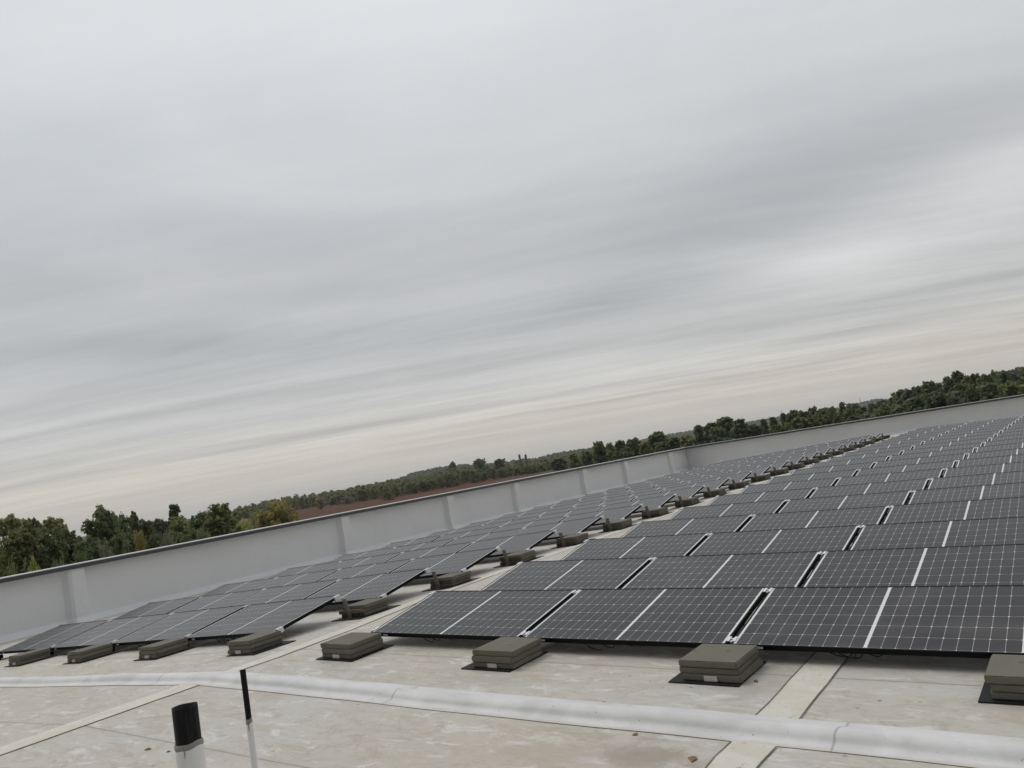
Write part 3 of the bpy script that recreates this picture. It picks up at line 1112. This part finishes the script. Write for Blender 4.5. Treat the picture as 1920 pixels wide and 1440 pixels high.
def crumb(px, py, size, m_, label, cat):
    d = ray(px, py)
    for s in ((SR, 1),):
        nn = Vector((-SR, 0, 1)) if px > 372 else Vector((-SL, 0, 1))
        t = (nn.dot(Vector((XR, 0, 0))) - nn.dot(CAM)) / nn.dot(d)
    q = CAM + d * t
    mb = MB()
    k = 7
    i = len(mb.v)
    for a in range(k):
        r = size * lt.uniform(.5, 1.)
        mb.v.append((r * math.cos(a * 2 * math.pi / k) * 1.5, r * math.sin(a * 2 * math.pi / k), lt.uniform(.002, .006)))
    mb.v.append((0, 0, size * .35 + .005))
    for a in range(k):
        mb.f.append((i + a, i + (a + 1) % k, i + k))
        mb.mi.append(0)
    o = link('dead_leaf', mb.mesh('dead_leaf', M[m_]), None, (q.x, q.y, zr(q.x) + (.0 if 1 else 0)))
    o.rotation_euler = (0, 0, lt.uniform(0, 6))
    tag(o, label, cat)


crumb(276, 1382, .024, 'leafdry', 'dry tan leaf lying left of the wide vent pipe', 'leaf')
crumb(1191, 1378, .018, 'leafdry', 'brown leaf scrap at the front edge of the white curb flap', 'leaf')
crumb(1299, 1424, .03, 'leafdry', 'brown leaf lying on the dark stain before the curb', 'leaf')
crumb(1417, 1278, .018, 'red', 'red leaf beside the black base plate at the second joint', 'leaf')
crumb(313, 1382, .014, 'weld', 'black pebble just left of the wide vent pipe', 'pebble')

# ------------------------------------------------------------------ trees


def crown_cloud(seed, h, wd, kind, nleaf, leaf):
    """leaf clumps spread over irregular lobes that sit on the limbs; returns vertices, faces, lobes"""
    rs = np.random.RandomState(seed)
    lobes = []
    nl, z0 = {'round': (26, .10), 'tall': (22, .08), 'airy': (38, .14), 'bush': (18, .04)}[kind]
    for k in range(nl):
        tz = ((k + rs.uniform(0, 1)) / nl) ** .9
        if kind == 'tall':
            rad = wd / 2 * (1.02 - .72 * tz ** 1.5)
        elif kind == 'bush':
            rad = wd / 2 * math.sqrt(max(.02, 1 - tz ** 2))
        else:
            rad = wd / 2 * (1 - .30 * (1 - tz) ** 2) * math.sqrt(max(.03, 1 - max(0, (tz - .35) / .68) ** 2))
        lr = wd * rs.uniform(.13, .23) * (.62 if kind == 'airy' else 1.)
        lr = min(lr, rad * .75 + .04 * wd)
        a = k * 2.4 + rs.uniform(-.7, .7)
        r = max(0, rad - lr * .85) * math.sqrt(rs.uniform(.25, 1))
        z = min(h * (z0 + (1 - z0) * tz), h - lr * .8)
        lobes.append((r * math.cos(a), r * math.sin(a), max(z, lr * .5), lr))
    for k in range(3):                             # a few sprigs break the outline
        a = rs.uniform(0, 6.28)
        lobes.append((math.cos(a) * wd * .12, math.sin(a) * wd * .12, h - wd * .07 * (1 + k * .6), wd * .075))
    subs = []                                      # every lobe breaks up into smaller clumps
    for x_, y_, z_, r_ in lobes:
        for q in range(9):
            dd = rs.normal(size=3)
            dd /= np.linalg.norm(dd)
            f = rs.uniform(.45, 1.05)
            subs.append((x_ + dd[0] * r_ * f, y_ + dd[1] * r_ * f, max(z_ + dd[2] * r_ * f * .9, .3), r_ * rs.uniform(.22, .46)))
    L = np.array(lobes)
    Ls = np.array(subs)
    wgt = Ls[:, 3] ** 2
    idx = rs.choice(len(Ls), nleaf, p=wgt / wgt.sum())
    d = rs.normal(size=(nleaf, 3))
    d /= np.linalg.norm(d, axis=1)[:, None]
    rr = Ls[idx, 3] * (rs.uniform(.15, 1.0, nleaf) ** .5) * (1 + .35 * (rs.uniform(size=nleaf) > .85))
    c = Ls[idx, :3] + d * rr[:, None] * np.array([1, 1, .82])
    nn = d * .8 + rs.normal(size=(nleaf, 3)) * .6
    nn[:, 2] += .75
    nn /= np.linalg.norm(nn, axis=1)[:, None]
    t = np.cross(nn, rs.normal(size=(nleaf, 3)))
    t /= np.linalg.norm(t, axis=1)[:, None] + 1e-9
    b = np.cross(nn, t)
    s = leaf * rs.uniform(.55, 1.25, nleaf)[:, None]
    t, b = t * s, b * s * .7
    V = np.stack([c - t, c - b * .9 + nn * s * .12, c + t, c + b], 1).reshape(-1, 3)
    V[:, 2] = np.maximum(V[:, 2], .1)
    return V, L


def cloud_mesh(name, V, mat):
    nq = len(V) // 4
    me = bpy.data.meshes.new(name)
    me.vertices.add(len(V))
    me.vertices.foreach_set('co', V.astype(np.float32).ravel())
    me.loops.add(nq * 4)
    me.loops.foreach_set('vertex_index', np.arange(nq * 4, dtype=np.int32))
    me.polygons.add(nq)
    me.polygons.foreach_set('loop_start', np.arange(0, nq * 4, 4, dtype=np.int32))
    me.polygons.foreach_set('loop_total', np.full(nq, 4, dtype=np.int32))
    me.materials.append(mat)
    me.update(calc_edges=True)
    me.validate()
    return me


def trunk_mesh(seed, h, wd, L):
    rnd = random.Random(seed)
    mb = MB()
    r0 = .018 * h + .06
    pts = [(0, 0, -.3)]
    x = y = 0
    for k in range(1, 6):
        x += rnd.uniform(-.02, .02) * h
        y += rnd.uniform(-.02, .02) * h
        pts.append((x, y, h * .82 * k / 5))
    mb.tube(pts, [r0 * (1 - .15 * k) for k in range(6)], 7)
    for lx, ly, lz, lr in L[::2]:
        zb = max(.15 * h, lz - .28 * h)
        f = min(1, zb / (h * .82))
        bx, by = x * f, y * f
        mid = ((bx + lx) / 2, (by + ly) / 2, zb + (lz - zb) * .4)
        mb.tube([(bx, by, zb), mid, (lx, ly, lz)], [r0 * .42, r0 * .28, r0 * .10], 5)
    return mb.mesh('trunk', M['bark'], True)


PROTO = {}


def proto(kind, mat, var, h, wd, nleaf, leaf):
    key = (kind, mat, var, nleaf)
    if key not in PROTO:
        V, L = crown_cloud(hash_seed(key), h, wd, kind, nleaf, leaf)
        PROTO[key] = (cloud_mesh('crown', V, M[mat]), trunk_mesh(hash_seed(key), h, wd, L), h, wd)
    return PROTO[key]


def hash_seed(key):
    s = 7
    for ch in str(key):
        s = (s * 131 + ord(ch)) % 1000003
    return s


def tree(px, py_top, wpx, dist, kind, mat, label, group, var=0, base=None, detail=None, leaf=None):
    """a tree standing on the ground under px whose top shows at py_top and whose crown is wpx wide (photo pixels)"""
    top = at(px, py_top, dist)
    h = top.z - GROUND_Z
    wd = wpx * dist / F_PX
    nleaf = detail or 3500
    lf = leaf or .38
    cr, tr, ph, pw = proto(kind, mat, var, 14.0, 14.0 * {'tall': .42, 'round': .66, 'airy': .62, 'bush': 1.25}[kind], nleaf, lf)
    nm = 'shrub' if kind == 'bush' else 'tree'
    t = thing(nm, label, 'shrub' if kind == 'bush' else 'tree', group=group)
    rnd = random.Random(hash_seed((px, py_top, var)))
    t.matrix_world = Matrix.Translation((top.x, top.y, GROUND_Z)) @ Matrix.Rotation(rnd.uniform(0, 6.28), 4, 'Z') @ Matrix.Diagonal((wd / pw, wd / pw, h / ph, 1))
    link('trunk', tr, t)
    link('crown', cr, t)
    return t


# --- near group beyond the long parapet, at its near end
NG = 'trees close behind the long parapet'
HD, HL = 9500, .27
for a in [
    (8, 968, 70, 105, 'airy', 'leaf_pale', 'tall wispy pale green tree cut by the picture edge', 0),
    (52, 973, 62, 112, 'airy', 'leaf_pale', 'wispy pale green tree second from the picture edge', 1),
    (98, 972, 66, 108, 'airy', 'leaf_pale', 'wispy pale tree with thin bare gaps in its round top', 2),
    (30, 994, 78, 98, 'round', 'leaf_mid', 'broad mid green tree below the wispy pale tops', 0),
    (84, 996, 66, 98, 'round', 'leaf_dark', 'dark round tree below the third wispy top', 0),
    (128, 994, 64, 100, 'round', 'leaf_dark', 'low dark tree between the wispy trees and the tall dark one', 1),
    (193, 951, 78, 112, 'round', 'leaf_dark', 'tall dark tree with a clumped crown standing above its neighbours', 2),
    (222, 968, 46, 116, 'round', 'leaf_dark', 'dark tree leaning on the shoulder of the tall dark one', 3),
    (250, 961, 26, 150, 'tall', 'leaf_dark', 'small dark pointed tree top beside the tall dark tree', 0),
    (270, 977, 60, 150, 'round', 'leaf_dark', 'dark tree in the low saddle of the group', 0),
    (298, 974, 48, 140, 'round', 'leaf_grey', 'grey green tree in the low saddle of the group', 1),
    (324, 945, 36, 128, 'tall', 'leaf_dark', 'slender dark tree with a tufted top', 1),
    (336, 972, 56, 125, 'round', 'leaf_mid', 'green tree at the foot of the tufted slender one', 1),
    (372, 963, 62, 135, 'round', 'leaf_dark', 'dark tree between the slender one and the olive one', 1),
    (408, 947, 74, 130, 'round', 'leaf_mid', 'broad olive green tree nearest the field', 2),
    (165, 1010, 62, 92, 'round', 'leaf_dark', 'low dark tree in front of the tall dark one', 2),
    (236, 1000, 62, 100, 'round', 'leaf_dark', 'low dark tree in front of the pointed top', 3),
    (360, 1000, 70, 110, 'round', 'leaf_dark', 'low dark tree in front of the olive one', 0),
    (290, 1005, 60, 102, 'round', 'leaf_dark', 'low dark tree in front of the saddle', 1),
]:
    tree(a[0], a[1], a[2] * 1.22, *a[3:6], a[6], NG, a[7], detail=HD, leaf=HL)
BG = 'shrubs close behind the long parapet'
for a in [
    (62, 1043, 30, 72, 'bush', 'leaf_lime', 'small yellow green shrub glowing among dark trees', 0),
    (20, 1056, 44, 70, 'bush', 'leaf_mid', 'green shrub at the picture edge above the coping', 1),
    (105, 1050, 50, 74, 'bush', 'leaf_dark', 'dark shrub right of the yellow green one', 2),
    (150, 1040, 50, 78, 'bush', 'leaf_dark', 'dark shrub below the low dark tree', 3),
    (200, 1022, 52, 80, 'bush', 'leaf_grey', 'grey shrub in front of the tall dark tree', 0),
    (262, 998, 40, 92, 'bush', 'leaf_gold', 'brownish yellow shrub below the saddle', 1),
    (312, 1005, 52, 86, 'bush', 'leaf_grey', 'silvery grey shrub below the tufted slender tree', 2),
    (380, 992, 56, 95, 'bush', 'leaf_dark', 'dark shrub below the olive tree', 1),
    (240, 1024, 50, 80, 'bush', 'leaf_dark', 'dark shrub left of the silvery one', 0),
    (340, 1020, 50, 82, 'bush', 'leaf_dark', 'dark shrub right of the silvery one', 2),
]:
    tree(*a[:6], a[6], BG, a[7], detail=2600, leaf=.42)
tree(515, 941, 112, 175, 'bush', 'leaf_gold', 'broad rounded golden olive bush at the edge of the brown field', BG, 1, detail=9000, leaf=.36)
tree(482, 955, 60, 182, 'bush', 'leaf_mid', 'green shrub behind the left flank of the golden bush', BG, 2, detail=2600, leaf=.42)
tree(455, 972, 44, 260, 'bush', 'leaf_lime', 'low pale shrub between the olive and golden trees', BG, 0, detail=1500, leaf=.5)

# --- trees along the far edge of the field
FG = 'trees along the far edge of the field'
rnd = random.Random(77)
edge = [(470, 945), (497, 936), (555, 927), (605, 922), (642, 916), (720, 901), (747, 897), (790, 893), (832, 880), (885, 873), (960, 866), (1010, 860), (1060, 851), (1100, 846)]


def edge_y(px):
    if px < edge[0][0]:
        return edge[0][1] + (edge[0][0] - px) * .15
    for (xa, ya), (xb, yb) in zip(edge, edge[1:]):
        if xa <= px <= xb:
            return ya + (yb - ya) * (px - xa) / (xb - xa)
    return edge[-1][1]


SPOT = [('pale yellow tree standing out of the far wood above the field', 680, 910, 17, 900, 'round', 'leaf_lime'),
        ('dull yellow tree in the far wood right of the pale yellow one', 737, 906, 14, 900, 'round', 'leaf_gold'),
        ('dark rounded clump standing alone in the brown field', 727, 922, 30, 640, 'bush', 'leaf_dark'),
        ('grey green shrub where the brown field meets the wood', 650, 931, 34, 800, 'bush', 'leaf_grey'),
        ('pale green tree left of the far field edge', 600, 932, 20, 760, 'round', 'leaf_pale'),
        ('tall dark tree rising from the far wood above the last field tip', 897, 862, 34, 900, 'round', 'leaf_dark'),
        ('dark tree standing right of the tallest far one', 935, 862, 30, 880, 'round', 'leaf_dark'),
        ('dark clump of the hilltop wood over the field', 848, 867, 24, 1150, 'round', 'leaf_dark'),
        ('thin bare poplar pair in the far wood, paler one', 973, 852, 9, 800, 'airy', 'leaf_grey'),
        ('thin bare poplar pair in the far wood, darker one', 985, 852, 8, 810, 'airy', 'leaf_dark')]
for lb, px, py, wp, ds, kd, mt in SPOT:
    tree(px, py, wp, ds, kd, mt, lb, FG, 0, detail=260 if kd == 'airy' else 900, leaf=.95)

# --- row of dark trees behind the far corner of the parapets
CGp = 'dark trees behind the far corner of the roof'
CORNER = [(1075, 851, 30, 'round', 'leaf_mid', 'light green tree left of the dark row'), (1045, 858, 34, 'round', 'leaf_grey', 'grey green tree in the low gap before the dark row'),
          (1098, 846, 26, 'round', 'leaf_dark', 'small dark tree starting the dark row'),
          (1121, 829.5, 32, 'round', 'leaf_dark', 'first tall tree of the dark row, flat topped'), (1143, 832, 26, 'round', 'leaf_mid', 'browner tree between the first two tall dark ones'),
          (1161, 828, 28, 'round', 'leaf_dark', 'second tall tree of the dark row'), (1186, 823, 34, 'round', 'leaf_dark', 'third tall tree of the dark row'),
          (1208, 830, 26, 'round', 'leaf_mid', 'lower tree right of the third tall dark one'), (1231, 811, 46, 'round', 'leaf_dark', 'broad dark tree above the pilaster next to the corner'),
          (1262, 820, 34, 'round', 'leaf_mid', 'lower green tree behind the corner'), (1285, 817, 30, 'round', 'leaf_pale', 'pale low tree right above the corner'),
          (1308, 799, 28, 'tall', 'leaf_dark', 'pointed tree left of the great dark clump'), (1331, 794, 34, 'round', 'leaf_dark', 'round shoulder tree of the great dark clump'),
          (1357, 785, 50, 'round', 'leaf_dark', 'largest tree of the great dark clump'), (1384, 787, 38, 'round', 'leaf_dark', 'tree closing the great dark clump'),
          (1345, 803, 60, 'bush', 'leaf_dark', 'low dark shrub under the great dark clump'),
          (1405, 806, 40, 'round', 'leaf_grey', 'low pale green tree right of the great dark clump'), (1240, 828, 40, 'bush', 'leaf_dark', 'dark shrub under the broad dark tree'),
          (1300, 822, 46, 'bush', 'leaf_mid', 'light green shrub behind the coping near the corner'), (1170, 842, 50, 'bush', 'leaf_dark', 'dark shrub under the dark row')]
for k, (px, py, wp, kd, mt, lb) in enumerate(CORNER):
    tree(px, py, wp * 1.22, 330 + (k * 37) % 50, kd, mt, lb, CGp, k % 4, detail=2200, leaf=.75)

# --- long dark wood behind the far parapet
WG = 'trees of the long wood behind the far parapet'
wood_top = [(1395, 798), (1425, 786), (1460, 781), (1475, 774), (1500, 775), (1520, 766), (1532, 763), (1550, 768), (1582, 754), (1600, 762), (1640, 757), (1662, 744), (1680, 737), (1700, 730), (1745, 712), (1765, 716), (1790, 703), (1830, 702), (1870, 697), (1920, 690), (1990, 684)]


def wood_y(px):
    for (xa, ya), (xb, yb) in zip(wood_top, wood_top[1:]):
        if xa <= px <= xb:
            return ya + (yb - ya) * (px - xa) / (xb - xa)
    return wood_top[-1][1]


rnd = random.Random(5)
px = 1412
k = 0
TONE = ['dark', 'green', 'dull grey green', 'dark', 'dark']
MATS = ['leaf_dark', 'leaf_mid', 'leaf_grey', 'leaf_dark', 'leaf_dark']
while px < 1985:
    big = px > 1660
    m1 = (k * 3 + k // 4) % 5
    ds = (300 if big else 340) + rnd.uniform(-20, 30)
    wp = rnd.uniform(22, 46)
    lb = f'{TONE[m1]} tree, {k + 1}th along the skyline of the long wood from the corner'
    lb = lb.replace(' 1th', ' 1st').replace(' 2th', ' 2nd').replace(' 3th', ' 3rd').replace('21th', '21st').replace('22th', '22nd').replace('23th', '23rd').replace('31th', '31st').replace('32th', '32nd').replace('33th', '33rd')
    tree(px, wood_y(px) + rnd.choice((-3, -1, 0, 1, 3, 5)) + rnd.uniform(-1, 1), wp, ds, 'tall' if rnd.random() < .25 else 'round', MATS[m1], lb, WG, k % 4, detail=2200, leaf=.75)
    if px > 1440:
        lo = wood_y(px) + (13 if not big else 20) + rnd.uniform(-3, 5)
        tree(px + 9, lo, wp * 1.15, ds - 35, 'round', MATS[(m1 + 2) % 5], lb.replace(' tree,', ' lower tree,').replace('along the skyline', 'along the front').replace(TONE[m1], TONE[(m1 + 2) % 5]), WG, (k + 1) % 4, detail=2200, leaf=.75)
    px += 17.5 if big else 18.5
    k += 1
tree(1921, 722, 34, 250, 'round', 'leaf_gold', 'golden brown tree at the picture edge before the long wood', WG, 0, detail=2200, leaf=.75)

# --- far wood that reads as one mass
rs = np.random.RandomState(9)
parts = []
for k in range(560):
    px = rs.uniform(440, 1120)
    lay = rs.uniform(0, 1)
    yt = edge_y(px) + (1 - lay) * 9 + rs.uniform(-1.5, 4)
    fx = [300, 425, 520, 609, 712, 755, 830, 900, 960, 1010]
    dist = float(np.interp(px, fx, [math.hypot(q.x - CAM.x, q.y - CAM.y) for q in FAR_EDGE])) * 1.03 + lay * 330
    top = at(px, yt, dist)
    h = max(6., top.z - GROUND_Z)
    wd = rs.uniform(9, 15)
    V, L = crown_cloud(int(rs.randint(1, 1 << 30)), h, wd, 'round' if k % 4 else 'tall', 190, 1.5)
    V += np.array([top.x, top.y, GROUND_Z])
    parts.append(V)
tag(link('far_wood', cloud_mesh('far_wood', np.concatenate(parts), M['leaf_mid'])), kind='stuff')
parts = []
rs = np.random.RandomState(19)
for k in range(330):                               # scrub and hedges behind the trees so that no meadow shows through
    px = rs.uniform(-60, 2000)
    d0 = 520 if px > 1050 else (240 if px < 420 else 0)
    if not d0:
        continue
    dist = d0 + rs.uniform(0, 140)
    cx_, cy_ = at(px, 900, dist).x, at(px, 900, dist).y
    V, L = crown_cloud(int(rs.randint(1, 1 << 30)), rs.uniform(6, 11), rs.uniform(9, 16), 'round', 170, 1.1)
    V += np.array([cx_, cy_, GROUND_Z])
    parts.append(V)
tag(link('undergrowth', cloud_mesh('undergrowth', np.concatenate(parts), M['leaf_dark'])), kind='stuff')

# --- a farmhouse at the edge of the far wood
hp = on_z(958, 892, GROUND_Z)
dist = math.hypot(hp.x - CAM.x, hp.y - CAM.y)
hp = at(957, 891, 850)
ht = thing('farmhouse', 'tiny white farmhouse at the edge of the far wood', 'house', (hp.x, hp.y, GROUND_Z))
mb = MB()
mb.box((-5, -4, 0), (5, 4, 4.6))
link('wall', mb.mesh('wall', M['plaster']), ht)
mb = MB()
mb.v += [(-5.4, -4.5, 4.6), (5.4, -4.5, 4.6), (5.4, 4.5, 4.6), (-5.4, 4.5, 4.6), (-5.4, 0, 7.2), (5.4, 0, 7.2)]
mb.f += [(0, 1, 5, 4), (2, 3, 4, 5), (0, 4, 3), (1, 2, 5), (3, 2, 1, 0)]
mb.mi += [0] * 5
link('roof', mb.mesh('roof', M['tile']), ht)
for xw in (-2.5, 1.8):
    mb = MB()
    mb.box((xw, -4.04, 1.4), (xw + 1.1, -3.99, 2.8))
    link('window', mb.mesh('window', M['pane']), ht)
ht.rotation_euler = (0, 0, .5)

# --- masts on the far hill
for px, yb, ytop, lb in ((1614, 757, 745, 'thin lattice mast on the far hill over the gap in the wood'), (1467, 780, 770, 'thin lattice mast rising over the low part of the wood')):
    b, t_ = at(px, yb, 3150), at(px - 1.5, ytop, 3150)
    mt = thing('radio_mast', lb, 'mast', (b.x, b.y, b.z - 15))
    H = t_.z - b.z + 15
    mb = MB()
    for sx, sy in ((-1, -1), (1, -1), (1, 1), (-1, 1)):
        mb.tube([(sx * 1.6, sy * 1.6, 0), (sx * .3, sy * .3, H)], .28, 4)
    link('tower', mb.mesh('tower', M['steel']), mt)
    mb = MB()
    for q in (.72, .86):
        mb.box((-3.2, -.2, H * q), (3.2, .2, H * q + .4))
    link('crossarm', mb.mesh('crossarm', M['steel']), mt)

# ------------------------------------------------------------------ haze
hz = MB()
hz.box((-7000, -1500, GROUND_Z - 1.0), (7000, 6500, 75))
hm = bpy.data.materials.new('haze_air')
hm.use_nodes = True
nn = NT(hm.node_tree)
o_ = nn.n('ShaderNodeOutputMaterial')
pv = nn.n('ShaderNodeVolumePrincipled')
pv.inputs['Color'].default_value = (.86, .90, .96, 1)
pv.inputs['Density'].default_value = 0.7e-4
pv.inputs['Anisotropy'].default_value = .2
nn.t.links.new(pv.outputs[0], o_.inputs['Volume'])
tag(link('haze', hz.mesh('haze', hm)), kind='stuff')
